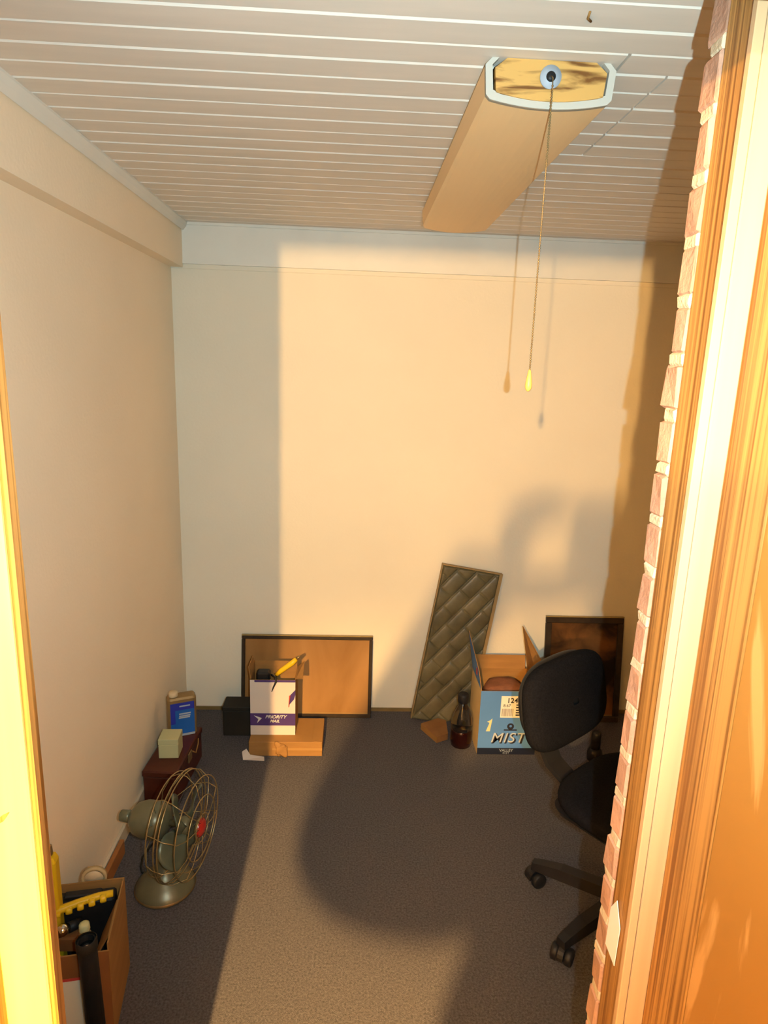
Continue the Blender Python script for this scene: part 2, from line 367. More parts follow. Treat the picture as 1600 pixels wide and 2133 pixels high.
# ================================================================== LAMP (outer room pendant)
lp = thing('pendant_lamp', 'bare glowing bulb hanging on a cord behind the photographer', 'lamp', (LAMP.x, LAMP.y, 0))
MB().lathe([(0.001, -0.016), (0.006, -0.0148), (0.0117, -0.0105), (0.015, -0.004), (0.015, 0.003), (0.013, 0.010), (0.010, 0.022), (0.009, 0.042)], 24,
    Matrix.Translation((0, 0, LAMP.z))).build('bulb', M['bulb'], lp)
sl = bpy.data.lights.new('added_floor_spot', 'SPOT'); sl.energy = 1180; sl.color = LAMP_C; sl.spot_size = math.radians(46); sl.spot_blend = 1.0; sl.shadow_soft_size = 0.016  # added spot beside the bulb, strengthens its light on the floor
slo = bpy.data.objects.new('added_floor_spot', sl); COL.objects.link(slo); slo.location = (LAMP.x, LAMP.y+0.028, LAMP.z-0.022)
slo.rotation_euler = Vector((0.34, 2.35, -2.0)).to_track_quat('-Z', 'Y').to_euler()
MB().lathe([(0.015, 0.043), (0.019, 0.047), (0.019, 0.085), (0.008, 0.095)], 20, Matrix.Translation((0, 0, LAMP.z))).build('socket', M['black'], lp)
MB().tube([(0, 0, LAMP.z+0.09), (0, 0, H+0.04)], 0.003, 6).build('cord', M['black'], lp)
MB().lathe([(0.045, H+0.05), (0.045, H+0.035), (0.012, H+0.025)], 20).build('ceiling_rose', M['plastic_w'], lp)

# added unseen torchiere in the outer room, lifting the warm fill light
tc_ = thing('added_fill_lamp', 'added torchiere, an unseen warm fill source behind the photographer', 'lamp', (-1.35, -1.95, 0))
MB().lathe([(0.13, 0), (0.13, 0.012), (0.05, 0.025), (0.012, 0.04)], 28).build('base', M['black'], tc_)
MB().lathe([(0.012, 0.04), (0.012, 1.66)], 14).build('pole', M['black'], tc_)
MB().lathe([(0.014, 1.66), (0.05, 1.67), (0.11, 1.71), (0.15, 1.77), (0.148, 1.772), (0.10, 1.72), (0.03, 1.685), (0.004, 1.682)], 28).build('bowl_shade', M['brass'], tc_)
tl_ = bpy.data.lights.new('added_fill_light', 'SPOT'); tl_.energy = 700; tl_.color = (1.0, 0.50, 0.13); tl_.spot_size = math.radians(130); tl_.spot_blend = 0.6; tl_.shadow_soft_size = 0.03
tlo = bpy.data.objects.new('added_fill_light', tl_); COL.objects.link(tlo); tlo.location = (-1.35, -1.95, 1.74); tlo.rotation_euler = (PI, 0, 0)

# ================================================================== CEILING FIXTURE
fx0, fx1, fy0, fy1, fz = 0.226, 0.474, 1.362, 2.572, 2.222
fx = thing('ceiling_light', 'long wraparound ceiling light with amber lens and wooden end cap', 'ceiling light', ((fx0+fx1)/2, (fy0+fy1)/2, H))
hw = (fx1-fx0)/2; hl = (fy1-fy0)/2; dz = fz-H
def lensprof(o=0.0):
    p = [(-hw+0.012+o, 0.0), (-hw+o, -0.012), (-hw+0.004+o, dz+0.016+o*0.6), (-hw+0.012+o, dz+0.008+o)]
    for i in range(1, 12):
        x = -hw+0.012+(2*hw-0.024)*i/12; p.append((x, dz+0.008+o-0.012*(1-(x/(hw-0.012))**2)))
    return p+[(hw-0.012-o, dz+0.008+o), (hw-0.004-o, dz+0.016+o*0.6), (hw-o, -0.012), (hw-0.012-o, 0.0)]
po = lensprof(0); pi = lensprof(0.006)
lm = MB(); n = len(po)
for y in (-hl+0.004, hl): lm.add([(x, y, z) for x, z in po], [])
lm.f += [(i, i+1, n+i+1, n+i) for i in range(n-1)]; lm.mi += [0]*(n-1); lm.sm += [False]*(n-1)
lm.add([(x, hl, z) for x, z in po], [tuple(range(n))])
lm.build('lens', M['lens'], fx)
er = MB()
pe = lensprof(0.0); pj = lensprof(0.013)
v = [(x, -hl, z) for x, z in pe]+[(x, -hl, z) for x, z in pj]+[(x, -hl+0.012, z) for x, z in pe]+[(x, -hl+0.012, z) for x, z in pj]
er.add(v, [(i, i+1, n+i+1, n+i) for i in range(n-1)]+[(i, 2*n+i, 2*n+i+1, i+1) for i in range(n-1)]+[(n+i, n+i+1, 3*n+i+1, 3*n+i) for i in range(n-1)])
er.build('lens_rim', M['lensend'], fx)
px = [(-hw+0.040, -0.001), (-hw+0.018, -0.018), (-hw+0.022, dz+0.020), (-hw+0.03, dz+0.018)]
px += [(-hw+0.03+(2*hw-0.06)*i/10, dz+0.018-0.010*(1-((i-5)/5)**2)) for i in range(1, 10)]
px += [(hw-0.03, dz+0.018), (hw-0.022, dz+0.020), (hw-0.018, -0.018), (hw-0.040, -0.001)]
MB().prism(px, -hl-0.003, -hl+0.012).build('end_cap', M['fixwood'], fx)
MB().lathe([(0.006, 0.003), (0.008, -0.002), (0.018, -0.003), (0.020, 0.0), (0.020, 0.004)], 28,
    Matrix.Translation((-0.002, -hl-0.006, -0.031)) @ Matrix.Rotation(PI/2, 4, 'X')).build('switch_collar', M['plastic_w'], fx)
MB().lathe([(0.009, 0.0), (0.009, 0.004), (0.003, 0.006)], 16,
    Matrix.Translation((-0.002, -hl-0.0075, -0.031)) @ Matrix.Rotation(PI/2, 4, 'X')).build('collar_hole', M['black'], fx)  # black disc puts the dark of the collar hole into colour
# chain : shared bead mesh joined into one part (hundreds of tiny beads)
ch = MB(); cx, cyy = 0.0, -hl-0.020
ptsch = [(-0.002, -hl-0.013, -0.031), (0.0, -hl-0.018, -0.036), (cx, cyy, -0.05)]
ch.tube(ptsch+[(cx, cyy, -0.575)], 0.0010, 6)
zz = -0.05
while zz > -0.575:
    ch.lathe([(0.0006, -0.002), (0.0019, -0.0008), (0.0019, 0.0008), (0.0006, 0.002)], 6, Matrix.Translation((cx, cyy, zz))); zz -= 0.0048
ch.build('pull_chain', M['brass'], fx)
MB().lathe([(0.0015, 0.030), (0.003, 0.027), (0.0055, 0.012), (0.0072, 0.0), (0.0066, -0.008), (0.0035, -0.013), (0.001, -0.014)], 16,
    Matrix.Translation((cx, cyy, -0.594))).build('pull_knob', M['pull'], fx)

# ================================================================== FRAMED PICTURES
def picture(name, label, x0, x1, zt, yb, yt, bw, pmat, dirn=1):
    W = x1-x0; L = math.hypot(zt, yt-yb); tilt = math.atan2(yt-yb, zt)
    o = thing(name, label, 'picture frame', (x0, yb, 0.0), rot=(-tilt, 0, 0))
    t = 0.018
    for nm, a in (('frame_rail', (0, W, 0, bw)), ('frame_rail', (0, W, L-bw, L)), ('frame_stile', (0, bw, bw, L-bw)), ('frame_stile', (W-bw, W, bw, L-bw))):
        MB().bbox(a[0], a[1], -t, 0, a[2], a[3], 0.003).build(nm, M['darkframe'], o)
    MB().box(0, W, -t*0.95, -0.002, L, L+0.0045).build('lit_top_edge', M['frameedge'], o)  # lighter strip paints the lamplit top of the rail
    MB().box(bw, W-bw, -0.008, -0.004, bw, L-bw).build('picture_panel', pmat, o)
    MB().box(bw, W-bw, -0.0095, -0.0088, bw+0.003, bw+0.006).build('mount_line', M['frameedge'], o)
    return o
picture('picture_frame', 'wide dark framed brown picture leaning behind the white mailing box', -0.535, 0.110, 0.412, 2.978, 3.030, 0.017, M['kraftpic'])
picture('picture_frame', 'upright dark framed print leaning on the back wall behind the office chair', 0.970, 1.365, 0.535, 2.955, 3.028, 0.030, M['darkpic'])

# ================================================================== QUILTED PANEL
qa = math.radians(9.0)
W, L = 0.285, 0.80
qp = thing('quilted_panel', 'tall olive brown padded panel with diagonal stitching leaning on the back wall', 'panel', (0.312, 2.960, 0.012))
lean = math.atan2(0.055, 0.80)
qm = Matrix.Rotation(-lean, 4, 'X') @ Matrix.Rotation(qa, 4, 'Y')
nx, nz = 96, 264
def qh(x, z):
    a = math.radians(56); u = x*math.cos(a)+z*math.sin(a); v_ = -x*math.sin(a)+z*math.cos(a)
    bandw = 0.076; row = math.floor(v_/bandw); fv = v_/bandw-row
    cell = 0.115; fu = u/cell+0.5*(row % 2); fu -= math.floor(fu)
    s1 = min(fv, 1-fv)*bandw; s2 = min(fu, 1-fu)*cell
    e = min(min(x, W-x), min(z, L-z))
    return (0.0105*(1-math.exp(-s1/0.0032))+0.0035*math.sin(PI*min(1, fv)))*(0.50+0.50*(1-math.exp(-s2/0.0035)))*min(1, e/0.008)
v = []; f = []
for j in range(nz+1):
    for i in range(nx+1):
        x = W*i/nx; z = L*j/nz; v.append(qm @ Vector((x, -0.012-qh(x, z), z)))
for j in range(nz):
    for i in range(nx):
        a = j*(nx+1)+i; f.append((a, a+1, a+nx+2, a+nx+1))
MB().add(v, f, 0, True).build('padding', M['quilt'], qp)
MB().box(0, W, -0.0115, 0.010, 0, L, mtx=qm).build('backing_board', M['quiltedge'], qp)
for (a0, a1, b0, b1) in ((W-0.004, W+0.012, 0, L), (-0.003, 0.0, 0, L), (-0.003, W+0.012, L, L+0.004)):
    MB().box(a0, a1, -0.020, 0.011, b0, b1, mtx=qm).build('edge_binding', M['quiltedge'], qp)

# ================================================================== BLUE DRINK CARTON
bx = thing('drink_carton', 'open blue drink carton printed MIST with raised flaps', 'box', (0.726, 2.775, 0))
Wb, Db, Hb = 0.268, 0.230, 0.318; a0, a1 = -Wb/2, Wb/2; c0, c1 = -Db/2, Db/2; tk = 0.003
BL = [M['bluebox'], M['kraft'], M['kraftpale']]
MB().slab([(a0, c0, 0), (a1, c0, 0), (a1, c0, Hb), (a0, c0, Hb)], tk, 0, 1).build('front_panel', BL, bx)
MB().slab([(a0, c1, 0.0), (a0, c0+tk, 0.0), (a0, c0+tk, Hb), (a0, c1, Hb)], tk, 2, 1).build('side_panel', BL, bx)
MB().slab([(a1, c0+tk, 0.0), (a1, c1, 0.0), (a1, c1, Hb), (a1, c0+tk, Hb)], tk, 0, 1).build('side_panel', BL, bx)
MB().slab([(a1-tk, c1, 0), (a0+tk, c1, 0), (a0+tk, c1, Hb), (a1-tk, c1, Hb)], tk, 0, 1).build('back_panel', BL, bx)
MB().box(a0+tk, a1-tk, c0+tk, c1-tk, 0.001, 0.005).build('bottom_panel', M['kraft'], bx)
MB().slab([(a1-0.012, c1-0.002, Hb), (a0+0.012, c1-0.002, Hb), (a0+0.012, c1+0.012, Hb+0.065), (a1-0.012, c1+0.012, Hb+0.065)], tk, 0, 1).build('flap', BL, bx)
MB().slab([(a0, c1, Hb), (a0, c0, Hb), (a0-0.012, c0+0.03, Hb+0.085), (a0-0.036, c1-0.03, Hb+0.205)], tk, 0, 1).build('flap', BL, bx)
MB().slab([(a1, c1, Hb), (a1, c0, Hb), (a1+0.012, c0+0.01, Hb+0.115), (a1-0.045, c1-0.015, Hb+0.225)], tk, 1, 1).build('flap', BL, bx)
MB().box(a0, a1, c0-0.0012, c0-0.0004, 0.0, 0.033).build('base_band', M['bluedark'], bx)
text('MIST', 0.072, M['print_dark'], bx, on_front(0.006, c0-0.0012, 0.079), 0.25, 'lettering_shadow', 0.0012, 1.1, 1.0)
text('MIST', 0.070, M['print_grey'], bx, on_front(0.0, c0-0.0022, 0.084), 0.25, 'lettering', 0.0, 1.1, 1.0)
text('VALLEY', 0.019, M['print_grey'], bx, on_front(0.0, c0-0.0020, 0.021), 0.0, 'lettering')
text('MIST', 0.011, M['print_grey'], bx, on_front(0.0, c0-0.0020, 0.007), 0.0, 'lettering', 0, 1.4)
# printed emblem, slash mark and white price label
MB().lathe([(0.016, 0), (0.016, 0.0006)], 20, on_front(0.012, c0-0.0006, 0.143), smooth=False).build('emblem', M['print_dark'], bx)
MB().lathe([(0.006, 0), (0.006, 0.0006)], 12, on_front(0.012, c0-0.0013, 0.145), smooth=False).build('emblem_centre', M['bluebox'], bx)
MB().box(-0.018, 0.042, c0-0.0012, c0-0.0003, 0.122, 0.128).build('emblem_bar', M['print_dark'], bx)
MB().prism([(-0.100, 0.118), (-0.082, 0.118), (-0.074, 0.182), (-0.084, 0.172), (-0.098, 0.166), (-0.086, 0.160)], c0-0.0012, c0-0.0003).build('slash_mark', M['print_cream'], bx)
MB().box(-0.040, 0.062, c0-0.0014, c0-0.0003, 0.188, 0.294).build('price_label', M['print_white'], bx)
text('12405', 0.034, M['print_dark'], bx, on_front(0.028, c0-0.0020, 0.272), 0.0, 'lettering', 0.0006)
text('8.67', 0.020, M['print_dark'], bx, on_front(-0.012, c0-0.0020, 0.247), 0.0, 'lettering')
bc = MB(); x = -0.034
while x < 0.020:
    w_ = random.choice((0.0012, 0.002, 0.003)); bc.box(x, x+w_, c0-0.0021, c0-0.0013, 0.194, 0.232); x += w_+random.choice((0.0014, 0.0022))
bc.build('barcode', mat('barcode_ink', (0.25, 0.22, 0.2), 0.5, 0.05), bx)
for i, zz in enumerate((0.248, 0.236, 0.222, 0.210, 0.198)):
    MB().box(0.030, 0.058-0.004*(i % 2), c0-0.0021, c0-0.0013, zz, zz+0.006).build('print_line', M['print_dark'], bx)
MB().box(0.066, 0.118, c0-0.0012, c0-0.0003, 0.245, 0.280).build('yellow_print', M['print_yellow'], bx)
MB().box(0.072, 0.112, c0-0.0012, c0-0.0003, 0.185, 0.232).build('yellow_print', M['print_yellow'], bx)
MB().box(a0-0.016, a0-0.0145, c0+0.045, c0+0.065, Hb+0.055, Hb+0.085).build('red_mark', M['print_red'], bx)
# sack of stuff inside
def lump(name, loc, sx, sy, sz, mt, label=None, cat=None, amp=0.12, seed=0, parent=None, rot=0):
    rnd = random.Random(seed); bm = bmesh.new(); bmesh.ops.create_icosphere(bm, subdivisions=3, radius=1)
    ph = [(rnd.uniform(0, 6), rnd.uniform(0, 6), rnd.uniform(0, 6), rnd.uniform(2, 5)) for _ in range(4)]
    for v in bm.verts:
        k_ = 1+sum(amp*0.5*math.sin(p[3]*v.co.x+p[0])*math.sin(p[3]*v.co.y+p[1])*math.cos(p[3]*v.co.z+p[2]) for p in ph)
        s_ = lambda t: math.copysign(abs(t)**0.7, t)
        v.co = Vector((s_(v.co.x)*sx*k_, s_(v.co.y)*sy*k_, s_(v.co.z)*sz*k_))
    mn = min(v.co.z for v in bm.verts)
    for v in bm.verts: v.co.z -= mn
    me = bpy.data.meshes.new(name); bm.to_mesh(me); bm.free(); me.materials.append(mt)
    for p in me.polygons: p.use_smooth = True
    o = place(name, me, parent, loc, (0, 0, rot))
    if label: tag(o, label, cat)
    return o
lump('paper_sack', (0.722, 2.772, 0.007), 0.112, 0.092, 0.158, M['bag'], 'crumpled reddish brown sack filling the blue carton', 'bag', 0.16, 3)

# ================================================================== BOTTLE, PLANK, BLACK BOTTLE
bo = thing('soda_bottle', 'clear plastic bottle with dark red drink beside the blue carton', 'bottle', (0.528, 2.735, 0), 0.0, rot=(0, 0, 0))
MB().lathe([(0.030, 0.0), (0.046, 0.006), (0.050, 0.03), (0.049, 0.085), (0.047, 0.088)], 24).build('drink', M['soda'], bo)
MB().lathe([(0.0485, 0.0885), (0.0505, 0.11), (0.049, 0.14), (0.043, 0.165), (0.030, 0.195), (0.018, 0.215), (0.0145, 0.222)], 24, cap=False).build('clear_body', M['glassclear'], bo)
MB().lathe([(0.0155, 0.222), (0.024, 0.222), (0.0255, 0.228), (0.0255, 0.258), (0.022, 0.264), (0.002, 0.265)], 24).build('cap', M['black'], bo)
pk = thing('wood_offcut', 'short wooden plank offcut lying in front of the quilted panel', 'wood', (0.455, 2.815, 0.0), math.radians(-3))
pa = [(-0.105, 0.045), (-0.035, -0.070), (0.02, -0.035), (0.02, 0.085), (-0.02, 0.10)]
pv = [(x, y, 0.0) for x, y in pa]+[(x, y, 0.032) for x, y in pa]
MB().add(pv, [tuple(reversed(range(5))), tuple(range(5, 10))]+[(i, (i+1) % 5, (i+1) % 5+5, i+5) for i in range(5)]).build('plank', wood('offcut_wood', (0.20, 0.085, 0.03), (0.32, 0.15, 0.05), 2, (4, 4, 4), 0.6, bands=False), pk)
MB().add([Vector((-0.1055, 0.045, 0.002)), Vector((-0.0352, -0.0708, 0.002)), Vector((-0.0352, -0.0708, 0.030)), Vector((-0.1055, 0.045, 0.030))], [(0, 1, 2, 3)]).build('cut_face', M['kraft'], pk)
bk = thing('black_bottle', 'small black bottle standing on the carpet behind the office chair', 'bottle', (1.125, 2.62, 0))
MB().lathe([(0.026, 0), (0.033, 0.006), (0.034, 0.04), (0.029, 0.055), (0.022, 0.062)], 20).build('body', M['black'], bk)
MB().lathe([(0.0215, 0.0625), (0.021, 0.13), (0.018, 0.142), (0.002, 0.143)], 20).build('neck', M['black'], bk)

# ================================================================== WHITE MAILING BOX + LOW CARTON + BLACK BOX
lc = thing('flat_carton', 'low brown cardboard carton on the floor under the white mailing box', 'box', (-0.281, 2.738, 0))
MB().bbox(-0.164, 0.164, -0.103, 0.103, 0, 0.070, 0.002).build('body', M['kraft'], lc)
MB().box(-0.060, 0.164, -0.1045, -0.1035, 0.030, 0.042).build('tape', mat('parcel_tape', (0.37, 0.20, 0.065), 0.35, 0.05), lc)
lump('crumpled_tape', (-0.018, -0.112, 0.0), 0.026, 0.008, 0.030, M['kraft'], amp=0.6, seed=11, parent=lc)
MB().slab([(0.164, -0.10, 0.070), (0.164, 0.09, 0.070), (0.120, 0.09, 0.075), (0.120, -0.10, 0.075)], 0.002).build('flap', M['kraft'], lc)
ps = MB().add([(-0.040, -0.025, 0.003), (0.055, -0.030, 0.002), (0.05, 0.0, 0.003), (-0.012, 0.002, 0.012), (-0.032, 0.02, 0.03), (-0.048, 0.0, 0.028)], [(0, 1, 2, 3), (0, 3, 4, 5)])
pso = ps.build('paper_scrap', M['paper']); pso.location = (-0.425, 2.625, 0.0); tag(pso, 'folded white paper scrap on the carpet at the corner of the low carton', 'paper')
mbx = thing('mailing_box', 'open white mailing box with purple stripe standing on the low carton', 'box', (-0.344, 2.760, 0.071), rot=(0, 0, 0))
Wm, Dm, Hm = 0.202, 0.135, 0.272; a0, a1, c0, c1 = -Wm/2, Wm/2, -Dm/2, Dm/2
WM = [M['paper'], M['kraft']]
MB().slab([(a0, c0, 0), (a1, c0, 0), (a1, c0, Hm), (a0, c0, Hm)], tk, 0, 1).build('front_panel', WM, mbx)
MB().slab([(a0, c1, 0), (a0, c0+tk, 0), (a0, c0+tk, Hm), (a0, c1, Hm)], tk, 0, 1).build('side_panel', WM, mbx)
MB().slab([(a1, c0+tk, 0), (a1, c1, 0), (a1, c1, Hm), (a1, c0+tk, Hm)], tk, 1, 1).build('side_panel', WM, mbx)
MB().slab([(a1-tk, c1, 0), (a0+tk, c1, 0), (a0+tk, c1, Hm+0.030), (a1-tk, c1, Hm+0.030)], tk, 0, 1).build('back_panel', WM, mbx)
MB().box(a0+tk, a1-tk, c0+tk, c1-tk, 0.001, 0.004).build('bottom_panel', M['kraft'], mbx)
MB().slab([(a0, c1, Hm), (a0, c0+0.01, Hm), (a0-0.010, c0+0.02, Hm+0.052), (a0-0.008, c1-0.005, Hm+0.055)], tk, 1, 1).build('flap', WM, mbx)
MB().slab([(a1, c0+0.01, Hm), (a1, c1, Hm), (a1+0.030, c1-0.005, Hm+0.030), (a1+0.030, c0+0.03, Hm-0.01)], tk, 1, 1).build('flap', WM, mbx)
MB().box(a0-0.0004, a1+0.0004, c0-0.0012, c0-0.0004, 0.048, 0.108).build('stripe', M['purple'], mbx)
MB().box(a0+0.02, a1, c0-0.0011, c0-0.0003, 0.262, Hm).build('stripe', M['purple'], mbx)
MB().prism([(a1-0.028, 0.150), (a1-0.006, 0.178), (a1, 0.200), (a1, 0.225), (a1-0.022, 0.200)], c0-0.0012, c0-0.0003).build('chevron', M['purple'], mbx)
MB().prism([(a1-0.031, 0.138), (a1-0.027, 0.142), (a1-0.021, 0.200), (a1-0.028, 0.196)], c0-0.0012, c0-0.0003).build('chevron_edge', M['print_red'], mbx)
MB().prism([(a0+0.016, 0.098), (a0+0.052, 0.085), (a0+0.030, 0.060), (a0+0.036, 0.080)], c0-0.0022, c0-0.0013).build('eagle_emblem', M['print_white'], mbx)
text('PRIORITY', 0.022, M['print_white'], mbx, on_front(0.012, c0-0.0020, 0.091), 0.35, 'lettering', 0.0004)
text('MAIL', 0.020, M['print_white'], mbx, on_front(0.008, c0-0.0020, 0.070), 0.35, 'lettering', 0.0004)
# tool with yellow handle, black case, in the mailing box
tl = thing('saw_tool', 'yellow handled hand tool sticking out of the white mailing box', 'tool', (-0.300, 2.758, 0.080))
MB().tube([(-0.035, 0, 0.255), (-0.012, 0, 0.278), (0.035, 0.005, 0.312), (0.055, 0.006, 0.332)], [0.009, 0.012, 0.013, 0.010], 10).build('handle', M['yellow'], tl)
MB().tube([(0.056, 0.006, 0.333), (0.070, 0.008, 0.345)], [0.0085, 0.006], 10).build('end_cap', M['brass'], tl)
MB().bbox(-0.040, -0.032, -0.004, 0.004, 0.0, 0.258, 0.002).build('blade', M['black'], tl)
dc = thing('black_case', 'black case poking up inside the white mailing box', 'case', (-0.376, 2.745, 0.076))
MB().bbox(-0.046, 0.014, -0.020, 0.030, 0.0, 0.285, 0.008).build('body', M['black'], dc)
MB().tube([(0.022, -0.01, 0.272), (0.045, -0.045, 0.275), (0.048, -0.056, 0.262), (0.036, -0.058, 0.235), (0.028, -0.057, 0.212)], [0.004, 0.005, 0.005, 0.0035, 0.0015], 8).build('strap', M['black'], dc)
bb2 = thing('black_box', 'small plain black box beside the wide framed picture', 'box', (-0.523, 2.845, 0))
MB().bbox(-0.067, 0.067, -0.050, 0.050, 0, 0.128, 0.003).build('body', M['blackbox'], bb2)
MB().bbox(-0.069, 0.069, -0.052, 0.052, 0.1285, 0.150, 0.003).build('lid', M['blackbox'], bb2)

# ================================================================== RED WOOD BOX + CREAM BOX + BLUE CAN
rb = thing('wooden_chest', 'small dark red stained wooden chest against the left wall behind the fan', 'chest', (-0.728, 2.47, 0), math.radians(-4))
MB().bbox(-0.066, 0.066, -0.165, 0.165, 0, 0.118, 0.004).build('body', M['redwood'], rb)
MB().bbox(-0.070, 0.070, -0.169, 0.169, 0.1185, 0.146, 0.005).build('lid', M['redwood'], rb)
MB().bbox(0.068, 0.074, -0.03, 0.01, 0.095, 0.135, 0.001).build('hasp', M['brass'], rb)
MB().tube([(0.072, 0.02, 0.12), (0.080, 0.04, 0.10), (0.078, 0.08, 0.12), (0.072, 0.10, 0.13)], 0.003, 6).build('cord', M['kraft'], rb)
cb = thing('cream_box', 'small cream cardboard cube box on the red wooden chest', 'box', (-0.728, 2.432, 0.147), math.radians(2))
MB().bbox(-0.039, 0.039, -0.040, 0.040, 0, 0.060, 0.0015).build('body', M['cream'], cb)
MB().bbox(-0.040, 0.040, -0.041, 0.041, 0.0605, 0.084, 0.0015).build('lid', M['cream'], cb)
bc2 = thing('solvent_can', 'blue labelled rectangular can with ivory cap on the red wooden chest', 'can', (-0.722, 2.588, 0.147), math.radians(22))
def rrect(hx, hy, r, n=5):
    o = []
    for cxx, cy_, a in ((hx-r, hy-r, 0), (-hx+r, hy-r, 90), (-hx+r, -hy+r, 180), (hx-r, -hy+r, 270)):
        for i in range(n+1):
            t = math.radians(a+90*i/n); o.append((cxx+r*math.cos(t), cy_+r*math.sin(t)))
    return o
def rprism(mb, hx, hy, r, levels, mi=0, n=5):
    """levels: list of (z, inset)"""
    base = len(rrect(hx, hy, r, n)); v = []
    for z, ins in levels: v += [(x, y, z) for x, y in rrect(hx-ins, hy-ins, max(r-ins, 0.002), n)]
    f = [tuple(reversed(range(base))), tuple((len(levels)-1)*base+i for i in range(base))]
    for k_ in range(len(levels)-1):
        for i in range(base): f.append((k_*base+i, k_*base+(i+1) % base, (k_+1)*base+(i+1) % base, (k_+1)*base+i))
    return mb.add(v, f, mi, False)
rprism(MB(), 0.060, 0.030, 0.016, [(0, 0.002), (0.003, 0), (0.168, 0), (0.176, 0.006), (0.178, 0.016)]).build('body', M['canmetal'], bc2)
MB().box(-0.049, 0.049, -0.0312, -0.0302, 0.010, 0.155).build('label', M['canblue'], bc2)
MB().box(-0.049, 0.049, -0.0320, -0.0313, 0.122, 0.155).build('label_band', M['candkblue'], bc2)
MB().box(-0.049, -0.030, -0.0320, -0.0313, 0.060, 0.122).build('label_band', M['candkblue'], bc2)
MB().box(-0.049, 0.049, -0.0321, -0.0313, 0.0, 0.0095).build('label_foot', M['print_grey'], bc2)
for i, (zz, a, b) in enumerate(((0.140, -0.012, 0.032), (0.104, -0.014, 0.034), (0.094, -0.014, 0.032), (0.086, -0.016, 0.030))):
    MB().box(a, b, -0.0328, -0.0321, zz-0.003, zz+0.003).build('print_line', M['print_grey'], bc2)
MB().lathe([(0.019, 0.1785), (0.0195, 0.182), (0.0195, 0.196), (0.017, 0.199), (0.002, 0.1995)], 20, Matrix.Translation((-0.032, -0.004, 0))).build('cap', M['capivory'], bc2)

# ================================================================== VINTAGE FAN
fan = thing('desk_fan', 'vintage metal desk fan with wire cage and red hub on the carpet', 'fan', (-0.602, 1.885, 0), math.radians(-12))
# local: axis +X
MB().lathe([(0.030, 0), (0.094, 0.0), (0.098, 0.006), (0.096, 0.014), (0.088, 0.026), (0.070, 0.044), (0.050, 0.060), (0.034, 0.078), (0.026, 0.10), (0.022, 0.13)], 36).build('base', M['fanmetal'], fan)
MB().lathe([(0.0985, 0.0065), (0.1, 0.010), (0.097, 0.0145)], 36, cap=False).build('base_rim', M['brass'], fan)
MB().tube([(0, 0, 0.125), (-0.002, 0, 0.17), (-0.010, 0, 0.20)], [0.020, 0.017, 0.022], 14).build('neck', M['fanmetal'], fan)
CZf = 0.252
AX = Matrix.Translation((0, 0, CZf)) @ Matrix.Rotation(PI/2, 4, 'Y')       # local z -> +X
MB().lathe([(0.004, -0.112), (0.028, -0.106), (0.050, -0.088), (0.060, -0.060), (0.060, -0.010), (0.050, 0.012), (0.024, 0.022), (0.012, 0.026)], 28, AX).build('motor_housing', M['fanmetal'], fan)
MB().lathe([(0.010, -0.150), (0.018, -0.145), (0.020, -0.118), (0.014, -0.110)], 16, AX).build('rear_knob', M['fanmetal'], fan)
MB().tube([(-0.10, 0.02, CZf-0.03), (-0.125, 0.03, CZf-0.06), (-0.115, 0.03, CZf-0.09)], [0.012, 0.016, 0.010], 10).build('gear_box', M['fanmetal'], fan)
hub_x = 0.075
MB().lathe([(0.010, 0.026), (0.010, 0.055), (0.026, 0.058), (0.028, 0.090), (0.020, 0.098), (0.004, 0.10)], 20, AX).build('hub', M['fanmetal'], fan)
for kbl in range(4):
    a = 2*PI*kbl/4+0.5; rows = 8; cols = 6; v = []; f = []
    for i in range(rows+1):
        r = 0.026+0.112*i/rows; wdt = 0.34+0.42*math.sin(PI*min(1, (i/rows)*0.80+0.10)); 
        for j in range(cols+1):
            t = (j/cols-0.5)*2; ang = a+t*wdt*(1-0.25*(i/rows)**3); x = hub_x+t*0.022*(1+0.3*(i/rows))
            rr = r*(1-0.10*(t*t)*(i/rows)); v.append((x, rr*math.cos(ang), CZf+rr*math.sin(ang)))
    for i in range(rows):
        for j in range(cols):
            p = i*(cols+1)+j; f.append((p, p+1, p+cols+2, p+cols+1))
    bo_ = MB().add(v, f, 0, True).build('blade', M['fanblade'], fan)
    sm = bo_.modifiers.new('thick', 'SOLIDIFY'); sm.thickness = 0.0016
def ring(x, R, r=0.0022, n=40):
    return [(x, R*math.cos(2*PI*i/n), CZf+R*math.sin(2*PI*i/n)) for i in range(n)]
XF, XBk, RC = 0.122, 0.028, 0.171
for x, R in ((XBk, RC*0.93), (0.072, RC), (0.060, RC), (XF, RC*0.93), (XF+0.014, 0.100), (XF+0.016, 0.045)):
    MB().tube(ring(x, R), 0.0021, 6, closed=True).build('cage_ring', M['fanwire'], fan)
for kk in range(10):
    a = 2*PI*kk/10+0.2; c_, s_ = math.cos(a), math.sin(a)
    P = lambda x, R, da=0.0: (x, R*math.cos(a+da), CZf+R*math.sin(a+da))
    MB().tube([P(XF+0.017, 0.028), P(XF+0.016, 0.07, 0.10), P(XF+0.012, 0.11, 0.15), P(XF+0.002, 0.150, 0.12), P(0.085, RC+0.001, 0.05), P(0.055, RC+0.001, 0), P(XBk, RC*0.93, 0), P(0.0, 0.105, 0), P(-0.006, 0.056, 0)],
              0.0014, 6).build('cage_wire', M['fanwire'], fan)
MB().lathe([(0.030, 0.128), (0.031, 0.134), (0.024, 0.142), (0.012, 0.147), (0.002, 0.148)], 24, AX).build('badge', M['red'], fan)
MB().lathe([(0.0315, 0.126), (0.033, 0.130), (0.0315, 0.134)], 24, AX, cap=False).build('badge_rim', M['fanwire'], fan)
